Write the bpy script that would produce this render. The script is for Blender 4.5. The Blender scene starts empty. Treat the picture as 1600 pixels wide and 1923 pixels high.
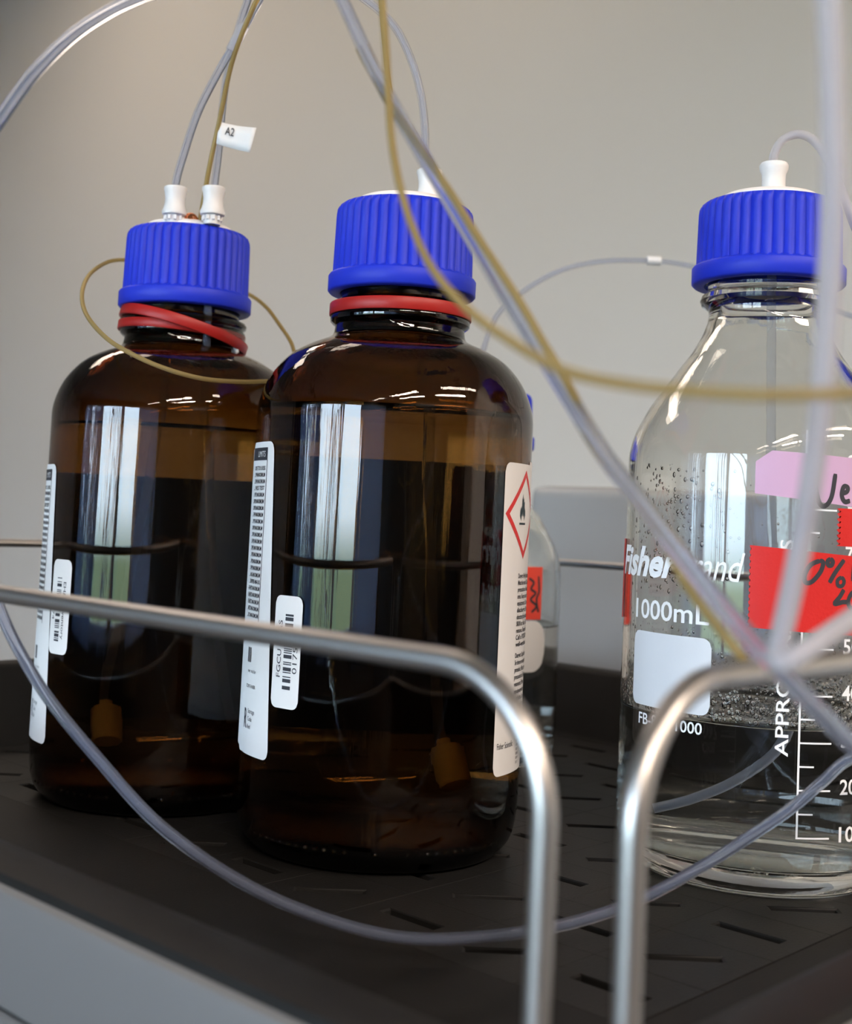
import bpy, bmesh, math, random
from mathutils import Vector, Matrix
PI = math.pi
R_ = math.radians
scn = bpy.context.scene
COL = scn.collection
Z0 = 1.27            # height of the tray floor above the room floor (m)

# ---------------------------------------------------------------- camera (24 mm-ish lens, crop of a taller frame)
FPX, PITCH, ROLL, PPY, CH = 2394.87, 0.0696, 0.04739, 806.2, 115.864
CZ = Z0 + CH / 1000
F_ = Vector((0, math.cos(PITCH), math.sin(PITCH)))
U0 = Vector((0, -math.sin(PITCH), math.cos(PITCH)))
R0 = Vector((1, 0, 0))
CR = math.cos(ROLL) * R0 + math.sin(ROLL) * U0
CU = -math.sin(ROLL) * R0 + math.cos(ROLL) * U0
cd = bpy.data.cameras.new('camera')
cam = bpy.data.objects.new('camera', cd)
COL.objects.link(cam)
M = Matrix((CR, CU, -F_)).transposed().to_4x4()
M.translation = (0, 0, CZ)
cam.matrix_world = M
cd.sensor_fit = 'HORIZONTAL'
cd.sensor_width = 36
cd.lens = FPX * 36 / 1600
cd.shift_y = -(961.5 - PPY) / 1600
cd.clip_start = 0.01
cd.dof.use_dof = True
cd.dof.focus_distance = 0.425
cd.dof.aperture_fstop = 19.0
scn.camera = cam

def at(x, y, Y):
    """picture position + distance in mm -> world point"""
    d = CR * ((x - 800) / FPX) + CU * (-(y - PPY) / FPX) + F_
    d = d * (Y / 1000 / d.y)
    return Vector((d.x, d.y, CZ + d.z))

# ---------------------------------------------------------------- world, exposure
w = bpy.data.worlds.new('world'); scn.world = w; w.use_nodes = True
nt = w.node_tree; nt.nodes.clear()
def N(nt, t, **k):
    n = nt.nodes.new(t)
    for a, b in k.items(): setattr(n, a, b)
    return n
geo = N(nt, 'ShaderNodeTexCoord'); sep = N(nt, 'ShaderNodeSeparateXYZ')
rmp = N(nt, 'ShaderNodeValToRGB'); bg = N(nt, 'ShaderNodeBackground'); wo = N(nt, 'ShaderNodeOutputWorld')
nt.links.new(geo.outputs['Generated'], sep.inputs[0])
mp = N(nt, 'ShaderNodeMapRange'); mp.inputs[1].default_value = -0.3; mp.inputs[2].default_value = 0.7
nt.links.new(sep.outputs['Z'], mp.inputs[0]); nt.links.new(mp.outputs[0], rmp.inputs[0])
nt.links.new(rmp.outputs[0], bg.inputs[0]); nt.links.new(bg.outputs[0], wo.inputs[0])
cr = rmp.color_ramp
cr.elements[0].position = 0.0; cr.elements[0].color = (0.06, 0.085, 0.055, 1)
cr.elements[1].position = 0.255; cr.elements[1].color = (0.11, 0.17, 0.115, 1)
for p_, c_ in ((0.30, (0.55, 0.72, 0.85, 1)), (0.45, (0.66, 0.83, 1.0, 1)), (1.0, (0.42, 0.60, 1.0, 1))):
    e_ = cr.elements.new(p_); e_.color = c_
bg.inputs[1].default_value = 23.0
vs = scn.view_settings
scn.display_settings.display_device = 'sRGB'
vs.view_transform = 'Standard'; vs.look = 'None'; vs.gamma = 1.0; vs.use_curve_mapping = False
vs.exposure = 0.0
cy = scn.cycles
cy.max_bounces = 20; cy.transmission_bounces = 16; cy.glossy_bounces = 6; cy.diffuse_bounces = 4; cy.transparent_max_bounces = 16
cy.sample_clamp_indirect = 6.0; cy.blur_glossy = 0.5
cy.use_denoising = True

# room frame: ua runs along the back wall to the right, vb runs towards the wall
ROT = -43.5
ua = Vector((math.cos(R_(ROT)), math.sin(R_(ROT)), 0)); vb = Vector((-ua.y, ua.x, 0))
def AB(a, b, z):  # mm in the tray/room frame -> world
    p = ua * (a / 1000) + vb * (b / 1000); p.z = Z0 + z / 1000
    return p

def area(name, loc, rot, sx, sy, power, col, spread=180, portal=False):
    d = bpy.data.lights.new(name, 'AREA'); d.shape = 'RECTANGLE'; d.size = sx; d.size_y = sy
    d.energy = power; d.color = col; d.spread = R_(spread)
    if portal: d.cycles.is_portal = True
    o = bpy.data.objects.new(name, d); o.location = loc; o.rotation_euler = rot; COL.objects.link(o)
    return o
CEIL = 2920 - 1270
LAMPS = [(1430, -2800, 16, .15), (1430, -1150, 40, .15), (1430, 880, 15, .15), (-2300, 600, 11, .4), (-1300, 860, 4.5, .3), (1950, -1150, 60, .15), (1950, 500, 50, .15)]  # left rows added to brighten the wall, far-right row to brighten labels
WIN = dict(a0=-3100, a1=2400, z0=-330, z1=1050, b=-3400)
pc = AB((WIN['a0'] + WIN['a1']) / 2, WIN['b'] - 90, (WIN['z0'] + WIN['z1']) / 2)
area('window_daylight', pc, (R_(90), 0, R_(ROT + 180)), 5.5, 1.4, 1, (1, 1, 1), portal=True)
# (ceiling lamps are built with their fixtures below; powers in LAMPS)

# ---------------------------------------------------------------- materials
def mat(name, col=(.8, .8, .8), rough=.5, metal=0, spec=.5, trans=0, ior=1.5, coat=0, noise=None, bump=None, emit=None):
    m = bpy.data.materials.new(name); m.use_nodes = True
    t = m.node_tree; b = t.nodes['Principled BSDF']
    b.inputs['Base Color'].default_value = (*col, 1); b.inputs['Roughness'].default_value = rough
    b.inputs['Metallic'].default_value = metal; b.inputs['Specular IOR Level'].default_value = spec
    b.inputs['Transmission Weight'].default_value = trans; b.inputs['IOR'].default_value = ior
    b.inputs['Coat Weight'].default_value = coat
    if emit: b.inputs['Emission Color'].default_value = (*emit[0], 1); b.inputs['Emission Strength'].default_value = emit[1]
    tc = N(t, 'ShaderNodeTexCoord')
    if noise:
        n = N(t, 'ShaderNodeTexNoise'); n.inputs['Scale'].default_value = noise[0]; n.inputs['Detail'].default_value = 4
        t.links.new(tc.outputs['Object'], n.inputs['Vector'])
        x = N(t, 'ShaderNodeMix', data_type='RGBA'); x.inputs[6].default_value = (*col, 1); x.inputs[7].default_value = (*noise[1], 1)
        t.links.new(n.outputs['Fac'], x.inputs[0]); t.links.new(x.outputs[2], b.inputs['Base Color'])
    if bump:
        n = N(t, 'ShaderNodeTexNoise'); n.inputs['Scale'].default_value = bump[0]; n.inputs['Detail'].default_value = 3
        t.links.new(tc.outputs['Object'], n.inputs['Vector'])
        u = N(t, 'ShaderNodeBump'); u.inputs['Strength'].default_value = bump[1]; u.inputs['Distance'].default_value = bump[2]
        t.links.new(n.outputs['Fac'], u.inputs['Height']); t.links.new(u.outputs[0], b.inputs['Normal'])
    return m

def glass(name, col, ior=1.5, rough=0.0, wave=False):
    m = bpy.data.materials.new(name); m.use_nodes = True
    t = m.node_tree; t.nodes.clear()
    g = N(t, 'ShaderNodeBsdfGlass'); g.inputs['Color'].default_value = (*col, 1); g.inputs['IOR'].default_value = ior
    g.inputs['Roughness'].default_value = rough
    o = N(t, 'ShaderNodeOutputMaterial'); t.links.new(g.outputs[0], o.inputs[0])
    if wave:   # faint vertical draw lines of blown glass
        tc = N(t, 'ShaderNodeTexCoord'); mpp = N(t, 'ShaderNodeMapping'); mpp.inputs['Scale'].default_value = (420, 420, 9)
        n = N(t, 'ShaderNodeTexNoise'); n.inputs['Scale'].default_value = 1.0; n.inputs['Detail'].default_value = 2
        u = N(t, 'ShaderNodeBump'); u.inputs['Strength'].default_value = wave; u.inputs['Distance'].default_value = 0.0002
        t.links.new(tc.outputs['Object'], mpp.inputs[0]); t.links.new(mpp.outputs[0], n.inputs['Vector'])
        t.links.new(n.outputs['Fac'], u.inputs['Height']); t.links.new(u.outputs[0], g.inputs['Normal'])
    return m

def tinted(name, col, ior=1.5, wave=.2):
    m = mat(name, col, 0.0, trans=1, ior=ior); t = m.node_tree; b = t.nodes['Principled BSDF']; b.inputs['Specular IOR Level'].default_value = .75
    tc = N(t, 'ShaderNodeTexCoord'); mpp = N(t, 'ShaderNodeMapping'); mpp.inputs['Scale'].default_value = (420, 420, 9)
    n = N(t, 'ShaderNodeTexNoise'); n.inputs['Scale'].default_value = 1.0; n.inputs['Detail'].default_value = 2
    u = N(t, 'ShaderNodeBump'); u.inputs['Strength'].default_value = wave; u.inputs['Distance'].default_value = 0.0002
    t.links.new(tc.outputs['Object'], mpp.inputs[0]); t.links.new(mpp.outputs[0], n.inputs['Vector'])
    t.links.new(n.outputs['Fac'], u.inputs['Height']); t.links.new(u.outputs[0], b.inputs['Normal'])
    return m

def tubing(name, col, fac, dcol, ior=1.34, rough=.08):
    m = bpy.data.materials.new(name); m.use_nodes = True
    t = m.node_tree; t.nodes.clear()
    g = N(t, 'ShaderNodeBsdfGlass'); g.inputs['Color'].default_value = (*col, 1); g.inputs['IOR'].default_value = ior
    g.inputs['Roughness'].default_value = rough
    d = N(t, 'ShaderNodeBsdfDiffuse'); d.inputs[0].default_value = (*dcol, 1)
    l = N(t, 'ShaderNodeBsdfTranslucent'); l.inputs[0].default_value = (*dcol, 1)
    a = N(t, 'ShaderNodeMixShader'); a.inputs[0].default_value = .5
    t.links.new(d.outputs[0], a.inputs[1]); t.links.new(l.outputs[0], a.inputs[2])
    x = N(t, 'ShaderNodeMixShader'); x.inputs[0].default_value = fac
    t.links.new(g.outputs[0], x.inputs[1]); t.links.new(a.outputs[0], x.inputs[2])
    o = N(t, 'ShaderNodeOutputMaterial'); t.links.new(x.outputs[0], o.inputs[0])
    return m

M_wall = mat('painted_wall', (.70, .66, .60), .85, bump=(90, .15, .002), noise=(1.3, (.67, .63, .575)))
M_room = mat('room_paint', (.50, .48, .45), .9, noise=(2, (.47, .45, .42)))
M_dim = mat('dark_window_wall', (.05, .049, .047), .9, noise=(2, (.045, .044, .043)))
M_floor = mat('vinyl_floor', (.28, .27, .25), .5, noise=(6, (.2, .2, .19)))
M_ceil = mat('ceiling_tile', (.28, .275, .265), .95, bump=(200, .3, .002))
M_black = mat('black_plastic', (.0085, .0083, .0083), .55, spec=.12, bump=(1500, .25, .0003), noise=(60, (.015, .0145, .014)))
M_rib = mat('black_plastic_plate', (.009, .0088, .0087), .5, spec=.17, bump=(1200, .3, .0003), noise=(45, (.016, .0156, .0152)))
M_grey = mat('grey_enamel', (.122, .122, .122), .45, bump=(900, .12, .0002))
M_seam = mat('dark_gasket', (.01, .01, .01), .8, noise=(50, (.015, .015, .015)))
M_panel = mat('grey_gloss_panel', (.40, .395, .385), .22, noise=(9, (.37, .365, .355)))
M_steel = mat('brushed_steel', (.47, .45, .43), .36, metal=1, bump=(700, .08, .0003))
M_blue = mat('blue_plastic', (.012, .029, .50), .48, spec=.28, bump=(900, .08, .0002), noise=(300, (.014, .033, .54)))
M_red = mat('red_plastic', (.36, .014, .011), .42, spec=.35, noise=(200, (.32, .012, .010)))
M_white = mat('white_plastic', (.85, .84, .83), .4, trans=.15, noise=(90, (.8, .79, .78)))
M_disc = mat('white_cap_disc', (.86, .82, .80), .45, noise=(90, (.82, .79, .77)))
M_paper = mat('white_paper', (.74, .735, .73), .6, noise=(30, (.715, .71, .705)))
M_label = mat('label_paper', (.74, .735, .73), .6, noise=(30, (.715, .71, .705)))
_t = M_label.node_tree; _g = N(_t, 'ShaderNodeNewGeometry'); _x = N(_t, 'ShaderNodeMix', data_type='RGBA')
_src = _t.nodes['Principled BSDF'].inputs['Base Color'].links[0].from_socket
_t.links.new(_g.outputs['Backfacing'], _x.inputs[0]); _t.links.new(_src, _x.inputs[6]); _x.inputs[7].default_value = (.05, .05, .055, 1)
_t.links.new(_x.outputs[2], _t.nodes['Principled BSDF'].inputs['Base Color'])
M_ink = mat('black_ink', (.02, .022, .03), .6, noise=(50, (.03, .03, .04)))
M_inkg = mat('grey_ink', (.10, .10, .11), .6, noise=(50, (.13, .13, .14)))
M_hazard = mat('red_ink', (.62, .03, .03), .5, noise=(50, (.58, .03, .03)))
M_flame = mat('dark_teal_ink', (.02, .045, .06), .5, noise=(50, (.03, .05, .06)))
M_enam = mat('white_enamel', (.80, .82, .84), .5, noise=(200, (.76, .78, .80)))
M_patch = mat('enamel_patch', (.64, .66, .70), .45, noise=(100, (.60, .62, .66)))
M_pink = mat('pink_tape', (.56, .36, .54), .55, noise=(60, (.53, .34, .51)))
M_rtape = mat('red_tape', (.60, .020, .018), .5, spec=.3, bump=(900, .3, .0003), noise=(60, (.55, .018, .016)))
M_otape = mat('orange_red_tape', (.75, .06, .03), .5, noise=(60, (.7, .05, .03)))
M_copper = mat('copper_metal', (.9, .35, .18), .12, metal=1, noise=(60, (.85, .3, .14)))
M_blind = tubing('blind_fabric', (1, 1, 1), 1.0, (.40, .485, .60))
M_frame = mat('window_paint', (.5, .5, .5), .5, noise=(10, (.48, .48, .48)))
M_bench = mat('bench_laminate', (.06, .06, .062), .4, noise=(40, (.08, .08, .08)))
M_stone = mat('sintered_filter', (.65, .60, .5), .7, noise=(800, (.5, .45, .38)))
M_amber = tinted('amber_glass', (.98, .97, .95), 1.5, wave=.25)
_va = N(M_amber.node_tree, 'ShaderNodeVolumeAbsorption')       # the brown is in the body of the glass
_va.inputs['Color'].default_value = (.575, .38, .02, 1); _va.inputs['Density'].default_value = 770
M_amber.node_tree.links.new(_va.outputs[0], M_amber.node_tree.nodes['Material Output'].inputs['Volume'])
M_clear = glass('clear_glass', (.985, .992, .985), 1.48, wave=.10)
M_liq = glass('clear_liquid', (1, 1, 1), 1.335)
M_drop = glass('water_drop', (1, 1, 1), 1.33)
M_tube = tubing('clear_tubing', (.985, .99, 1.0), .13, (.54, .64, .90), ior=1.11)
M_tube2 = tubing('frosted_tubing', (.96, .96, .98), .42, (.82, .82, .86), ior=1.2, rough=.2)
M_dip = tubing('dip_tubing', (.985, .99, 1.0), .42, (.66, .76, .95), ior=1.12)
M_peek = tubing('tan_tubing', (.80, .66, .38), .62, (.52, .42, .20), ior=1.5, rough=.15)
M_lamp = mat('lamp_housing', (.7, .7, .7), .4, noise=(10, (.68, .68, .68)))

# ---------------------------------------------------------------- object helpers
def mesh_obj(name, verts, faces, m, parent=None, smooth=True, angle=None):
    me = bpy.data.meshes.new(name); me.from_pydata([tuple(v) for v in verts], [], faces); me.update()
    if m: me.materials.append(m)
    if smooth:
        for p in me.polygons: p.use_smooth = True
        if angle:
            me.set_sharp_from_angle(angle=R_(angle))
    o = bpy.data.objects.new(name, me); COL.objects.link(o)
    if parent: o.parent = parent
    return o
def tag(o, label=None, cat=None, group=None, kind=None):
    if label: o['label'] = label
    if cat: o['category'] = cat
    if group: o['group'] = group
    if kind: o['kind'] = kind
    return o
def thing(name, loc, rz=0, **k):
    o = bpy.data.objects.new(name, None); o.empty_display_size = .02; o.location = loc; o.rotation_euler = (0, 0, rz)
    COL.objects.link(o); return tag(o, **k)

def lathe(name, prof, m, parent=None, n=96, closed=False, rfun=None, angle=35):
    """prof in mm (r,z)"""
    V = []; F = []; K = len(prof)
    for i in range(n):
        t = 2 * PI * i / n
        for (r, z) in prof:
            rr = rfun(r, z, t) if rfun else r
            V.append((rr * math.sin(t) / 1000, -rr * math.cos(t) / 1000, z / 1000))
    for i in range(n):
        j = (i + 1) % n
        for k in range(K if closed else K - 1):
            l = (k + 1) % K
            F.append((i * K + k, j * K + k, j * K + l, i * K + l))
    me = bpy.data.meshes.new(name); me.from_pydata(V, [], F)
    b = bmesh.new(); b.from_mesh(me)
    bmesh.ops.remove_doubles(b, verts=b.verts, dist=1e-6)
    bmesh.ops.dissolve_degenerate(b, dist=1e-7, edges=b.edges)
    bmesh.ops.recalc_face_normals(b, faces=b.faces)
    b.to_mesh(me); b.free()
    me.materials.append(m)
    for p in me.polygons: p.use_smooth = True
    me.set_sharp_from_angle(angle=R_(angle))
    o = bpy.data.objects.new(name, me); COL.objects.link(o)
    if parent: o.parent = parent
    return o

def spline(P, per=8, closed=False):
    o = []; n = len(P)
    rng = n if closed else n - 1
    for i in range(rng):
        if closed: p0, p1, p2, p3 = P[(i - 1) % n], P[i], P[(i + 1) % n], P[(i + 2) % n]
        else: p0, p1, p2, p3 = P[max(i - 1, 0)], P[i], P[i + 1], P[min(i + 2, n - 1)]
        for k in range(per):
            u = k / per
            o.append([.5 * (2 * b + (c - a) * u + (2 * a - 5 * b + 4 * c - d) * u * u + (3 * b - a - 3 * c + d) * u ** 3) for a, b, c, d in zip(p0, p1, p2, p3)])
    if not closed: o.append(list(P[-1]))
    return o

def sweep(name, pts, r, m, parent=None, n=12, per=8, closed=False, rin=None, tagk=None):
    """pts: world (or local) points in m, r in mm"""
    P = [Vector(q) for q in spline([tuple(p) for p in pts], per, closed)]
    K = len(P); V = []; F = []
    T = []
    for i in range(K):
        a = P[(i - 1) % K] if (closed or i > 0) else P[0]
        b = P[(i + 1) % K] if (closed or i < K - 1) else P[-1]
        T.append((b - a).normalized())
    up = Vector((0, 0, 1)) if abs(T[0].z) < .9 else Vector((0, 1, 0))
    nrm = (up - T[0] * up.dot(T[0])).normalized()
    rad = [r] + ([rin] if rin else [])
    rings = []
    for i in range(K):
        nrm = (nrm - T[i] * nrm.dot(T[i])).normalized(); bi = T[i].cross(nrm)
        rings.append((nrm.copy(), bi))
    for q in rad:
        base = len(V)
        for i in range(K):
            for k in range(n):
                t = 2 * PI * k / n
                V.append(P[i] + (rings[i][0] * math.cos(t) + rings[i][1] * math.sin(t)) * (q / 1000))
        for i in range(K if closed else K - 1):
            j = (i + 1) % K
            for k in range(n):
                l = (k + 1) % n
                f = (base + i * n + k, base + i * n + l, base + j * n + l, base + j * n + k)
                F.append(f if q == r else f[::-1])
    if not closed:
        if rin:
            b2 = K * n
            for (i, s) in ((0, 1), (K - 1, -1)):
                for k in range(n):
                    l = (k + 1) % n
                    f = (i * n + k, b2 + i * n + k, b2 + i * n + l, i * n + l)
                    F.append(f if s > 0 else f[::-1])
        else:
            F.append(tuple(range(n))[::-1]); F.append(tuple((K - 1) * n + k for k in range(n)))
    return mesh_obj(name, V, F, m, parent, True, 50)

def box(name, c, s, m, parent=None, bev=0, axes=None):
    """centre c, full sizes s (m) ; axes optional (x,y)"""
    X, Y = axes if axes else (Vector((1, 0, 0)), Vector((0, 1, 0))); Z = Vector((0, 0, 1))
    b = bmesh.new(); bmesh.ops.create_cube(b, size=1)
    for v in b.verts: v.co = Vector((v.co.x * s[0], v.co.y * s[1], v.co.z * s[2]))
    if bev: bmesh.ops.bevel(b, geom=b.edges[:], offset=bev, segments=3, affect='EDGES', profile=.6)
    for v in b.verts: v.co = X * v.co.x + Y * v.co.y + Z * v.co.z + Vector(c)
    me = bpy.data.meshes.new(name); b.to_mesh(me); b.free(); me.materials.append(m)
    if bev:
        for p in me.polygons: p.use_smooth = True
        me.set_sharp_from_angle(angle=R_(40))
    o = bpy.data.objects.new(name, me); COL.objects.link(o)
    if parent: o.parent = parent
    return o
def boxab(name, a0, a1, b0, b1, z0, z1, m, parent=None, bev=0):
    c = AB((a0 + a1) / 2, (b0 + b1) / 2, (z0 + z1) / 2)
    return box(name, c, ((a1 - a0) / 1000, (b1 - b0) / 1000, (z1 - z0) / 1000), m, parent, bev, (ua, vb))

# ---------------------------------------------------------------- the room
def structure(o): o['kind'] = 'structure'; return o
FZ = -1270
structure(boxab('floor', -4100, 3100, -3520, 1590, FZ - 40, FZ, M_floor))
structure(boxab('ceiling', -4100, 3100, -3520, 1590, CEIL, CEIL + 40, M_ceil))
structure(boxab('wall_back', -4100, 3100, 1550, 1650, FZ, CEIL, M_wall))
structure(boxab('wall_left', -4160, -4060, -3520, 1590, FZ, CEIL, M_room))
structure(boxab('wall_right', 3060, 3160, -3520, 1590, FZ, CEIL, M_room))
# window wall: one object with a real opening
def holed(name):
    vs_ = []; fs = []
    def bx(a0, a1, z0, z1):
        n = len(vs_)
        for b in (-3520, -3400):
            for (a, z) in ((a0, z0), (a1, z0), (a1, z1), (a0, z1)): vs_.append(AB(a, b, z))
        fs.extend([(n, n + 1, n + 2, n + 3), (n + 7, n + 6, n + 5, n + 4)] + [(n + i, n + 4 + i, n + 4 + (i + 1) % 4, n + (i + 1) % 4) for i in range(4)])
    W = WIN
    bx(-4100, W['a0'], FZ, CEIL); bx(W['a1'], 3100, FZ, CEIL); bx(W['a0'], W['a1'], FZ, W['z0']); bx(W['a0'], W['a1'], W['z1'], CEIL)
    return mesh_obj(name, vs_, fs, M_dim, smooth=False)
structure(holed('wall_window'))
wd = structure(thing('window_1', AB(-350, -3440, WIN['z0'])))
def child_keep(o, parent):
    o.parent = parent; o.matrix_parent_inverse = Matrix.Translation(parent.location).inverted() if parent.rotation_euler.z == 0 else parent.matrix_basis.inverted()
for nm, a0, a1, z0, z1 in (('window_frame', -3100, -3040, -330, 1050), ('window_frame', 2340, 2400, -330, 1050), ('window_frame', -3100, 2400, -330, -270), ('window_frame', -3100, 2400, 990, 1050), ('mullion', -280, -100, -330, 1050), ('mullion', -1700, -1600, -330, 1050), ('mullion', 900, 1000, -330, 1050)):
    o = boxab(nm, a0, a1, -3470, -3420, z0, z1, M_frame); child_keep(o, wd)
# vertical blinds: edge-on in front of the left pane, drawn closed at both sides
bl = thing('vertical_blind', AB(0, -3330, 1100), label='pale blue vertical slat blind hanging at the window behind the camera', cat='blind')
random.seed(4)
k_ = 0
for i in range(47):
    a = -3000 + i * 115
    if -60 < a < 860: continue
    closed = a < -1500 or a > 880
    ang = R_(random.uniform(4, 34) if closed else 66 + random.uniform(-10, 10))
    X = ua * math.cos(ang) + vb * math.sin(ang); Y = X.cross(Vector((0, 0, 1)))
    o = box('slat', AB(a, -3330, 370), (.125 if closed else .09, .0015, 1.45), M_blind, None, 0, (X, -Y)); child_keep(o, bl)
o = boxab('head_rail', -3060, 2300, -3360, -3300, 1096, 1130, M_frame); child_keep(o, bl)
# ceiling lamps: the row mirrored in the bottles, plus added fill rows
for i, (a, b, lw, wd_) in enumerate(LAMPS):
    t_ = thing('ceiling_lamp', AB(a, b, CEIL), label='long ceiling lamp, %s lamp of the %s row' % (['rear', 'middle', 'wall-side', 'only', 'only', 'middle', 'wall-side'][i], ['fourth', 'fourth', 'fourth', 'leftmost added', 'second added', 'added_right', 'added_right'][i]), cat='lamp', group='ceiling lamps')
    o = boxab('housing', a - 20 - wd_ * 500, a + 20 + wd_ * 500, b - 630, b + 630, CEIL - 35, CEIL - 2, M_lamp); child_keep(o, t_)
    area('lamp_light', AB(a, b, CEIL - 38), (0, 0, R_(ROT)), wd_, 1.2, lw, (1.0, .83, .69), spread=170)

sc_ = thing('added_dark_cabinet', AB(2790, -1140, FZ), label='tall dark cabinet outside the frame, added to keep bottle reflections dark', cat='cabinet')  # unseen cabinet added to darken what the brown bottles reflect
M_cab = mat('dark_laminate', (.012, .012, .012), .6, spec=.2, noise=(20, (.015, .0145, .014)))
o = boxab('body', 2520, 3055, -3300, 1020, FZ + 2, 950, M_cab, None, .004); child_keep(o, sc_)
for k in range(6):
    o = boxab('door', 2500, 2519, -3290 + k * 718, -3290 + k * 718 + 706, FZ + 60, 940, M_cab, None, .003); child_keep(o, sc_)

# bench and the grey cabinet behind
bt = thing('lab_bench', AB(-200, 900, FZ), label='dark laboratory bench carrying the instrument', cat='bench')
o = boxab('worktop', -1400, 1500, 60, 1545, -385, -345, M_bench, None, .003); child_keep(o, bt)
for a in (-1300, 1400):
    o = boxab('side_panel', a - 20, a + 20, 100, 1500, FZ, -386, M_grey); child_keep(o, bt)
gp = thing('grey_cabinet', AB(-200, 800, -345), label='grey glossy instrument cabinet standing behind the tray, in front of the wall', cat='cabinet')
o = boxab('housing', -572, 260, 712, 900, -344, 143, M_panel, None, .009); child_keep(o, gp)
o = boxab('front_panel', -540, 228, 709.5, 711.8, -320, -20, M_panel, None, .0008); child_keep(o, gp)

# ---------------------------------------------------------------- instrument chassis and solvent tray
def rrect(a0, a1, b0, b1, rad, z, n=6):
    o = []
    for (ca, cb, s) in ((a1 - rad, b1 - rad, 0), (a0 + rad, b1 - rad, 90), (a0 + rad, b0 + rad, 180), (a1 - rad, b0 + rad, 270)):
        for k in range(n + 1):
            t = R_(s + 90 * k / n); o.append(AB(ca + rad * math.cos(t), cb + rad * math.sin(t), z))
    return o
def loops(name, L, m, parent, cap0=False, cap1=False, closed=False, angle=40):
    V = [v for l in L for v in l]; n = len(L[0]); F = []
    for k in range(len(L) if closed else len(L) - 1):
        k2 = (k + 1) % len(L)
        for i in range(n):
            j = (i + 1) % n
            F.append((k * n + i, k2 * n + i, k2 * n + j, k * n + j))
    if cap0: F.append(tuple(range(n)))
    if cap1: F.append(tuple((len(L) - 1) * n + i for i in range(n))[::-1])
    o = mesh_obj(name, V, F, m, None, True, angle)
    b = bmesh.new(); b.from_mesh(o.data); bmesh.ops.recalc_face_normals(b, faces=b.faces); b.to_mesh(o.data); b.free()
    if parent: child_keep(o, parent)
    return o
A0, A1, B0, B1 = -590, -98, 143, 604
def off(d, z, rad=22): return rrect(A0 + d, A1 - d, B0 + d, B1 - d, max(rad - d * .5, 6), z)
ch = thing('instrument_housing', AB(-344, 374, -345), label='light grey instrument housing carrying the black tray', cat='instrument')
loops('lower_body', [off(-2, -344), off(-2, 8.3), off(-1.2, 9.2), off(5, 9.2), off(5, -8), off(60, -8)], M_grey, ch, cap0=True, cap1=True)
loops('upper_panel', [off(-.2, 10.4), off(-1.6, 10.4), off(-2.2, 11), off(-2.2, 31), off(-1.5, 33.2), off(-.2, 34)], M_grey, ch, closed=True)
loops('seam', [off(-.3, 9.25), off(-.9, 9.25), off(-.9, 10.35), off(-.3, 10.35)], M_seam, ch, closed=True)
tr = thing('solvent_tray', AB(-344, 374, 0), label='black plastic solvent tray with raised rim holding the bottles', cat='tray')
def ir(z, rad=16, g=0): return rrect(-556 - g, -130 + g, 190 - g, 572 + g, rad, z)
def rc(z, g=0): return rrect(-556 + g, -171 - g, 259 + g, 572 - g, 5, z)
loops('basin', [off(0, 9), off(0, 34), off(.8, 35.6), off(2.5, 36), off(12.5, 36), off(14.5, 35.4), off(16, 33.5), ir(3, g=2), ir(.8, g=.7), ir(0), rc(0, 0), rc(-2.55, .2)], M_black, tr, cap1=True)
# floor of the tray: plates with one narrow slot each, alternately along the tray and set diagonally
plate_meshes = []
for rot in (0, 43.5):
    O_ = [(17.38, 17.28), (-17.38, 17.28), (-17.38, -17.28), (17.38, -17.28)]
    c_, s_ = math.cos(R_(rot)), math.sin(R_(rot))
    I_ = [(x * c_ - y * s_, x * s_ + y * c_) for x, y in ((10.5, 2.2), (-10.5, 2.2), (-10.5, -2.2), (10.5, -2.2))]
    V = [(x * .998, y * .998, -.05) for x, y in O_] + [(x, y, -.12) for x, y in O_] + [(x, y, -2.5) for x, y in O_] + [(x * 1.06, y * 1.1, -.05) for x, y in I_] + [(x, y, -.5) for x, y in I_] + [(x, y, -2.5) for x, y in I_]
    V = [(x / 1000, y / 1000, z / 1000) for x, y, z in V]
    F = []
    for k in range(4):
        l = (k + 1) % 4
        F += [(k, l, 12 + l, 12 + k), (4 + k, 4 + l, l, k), (8 + k, 8 + l, 4 + l, 4 + k), (12 + k, 12 + l, 16 + l, 16 + k), (16 + k, 16 + l, 20 + l, 20 + k)]
    me = bpy.data.meshes.new('floor_plate'); me.from_pydata(V, [], F); me.materials.append(M_rib); 
    b = bmesh.new(); b.from_mesh(me); bmesh.ops.recalc_face_normals(b, faces=b.faces)
    if sum(f.normal.z for f in b.faces) < 0: bmesh.ops.reverse_faces(b, faces=b.faces)
    b.to_mesh(me); b.free()
    plate_meshes.append(me)
for i in range(11):
    for j in range(9):
        o = bpy.data.objects.new('floor_plate', plate_meshes[(i + j) % 2]); COL.objects.link(o); o.parent = tr
        o.location = AB(-555.6 + 17.4 + i * 34.9, 259.4 + 17.1 + j * 34.7, 0) - tr.location; o.rotation_euler = (0, 0, R_(ROT))

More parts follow.
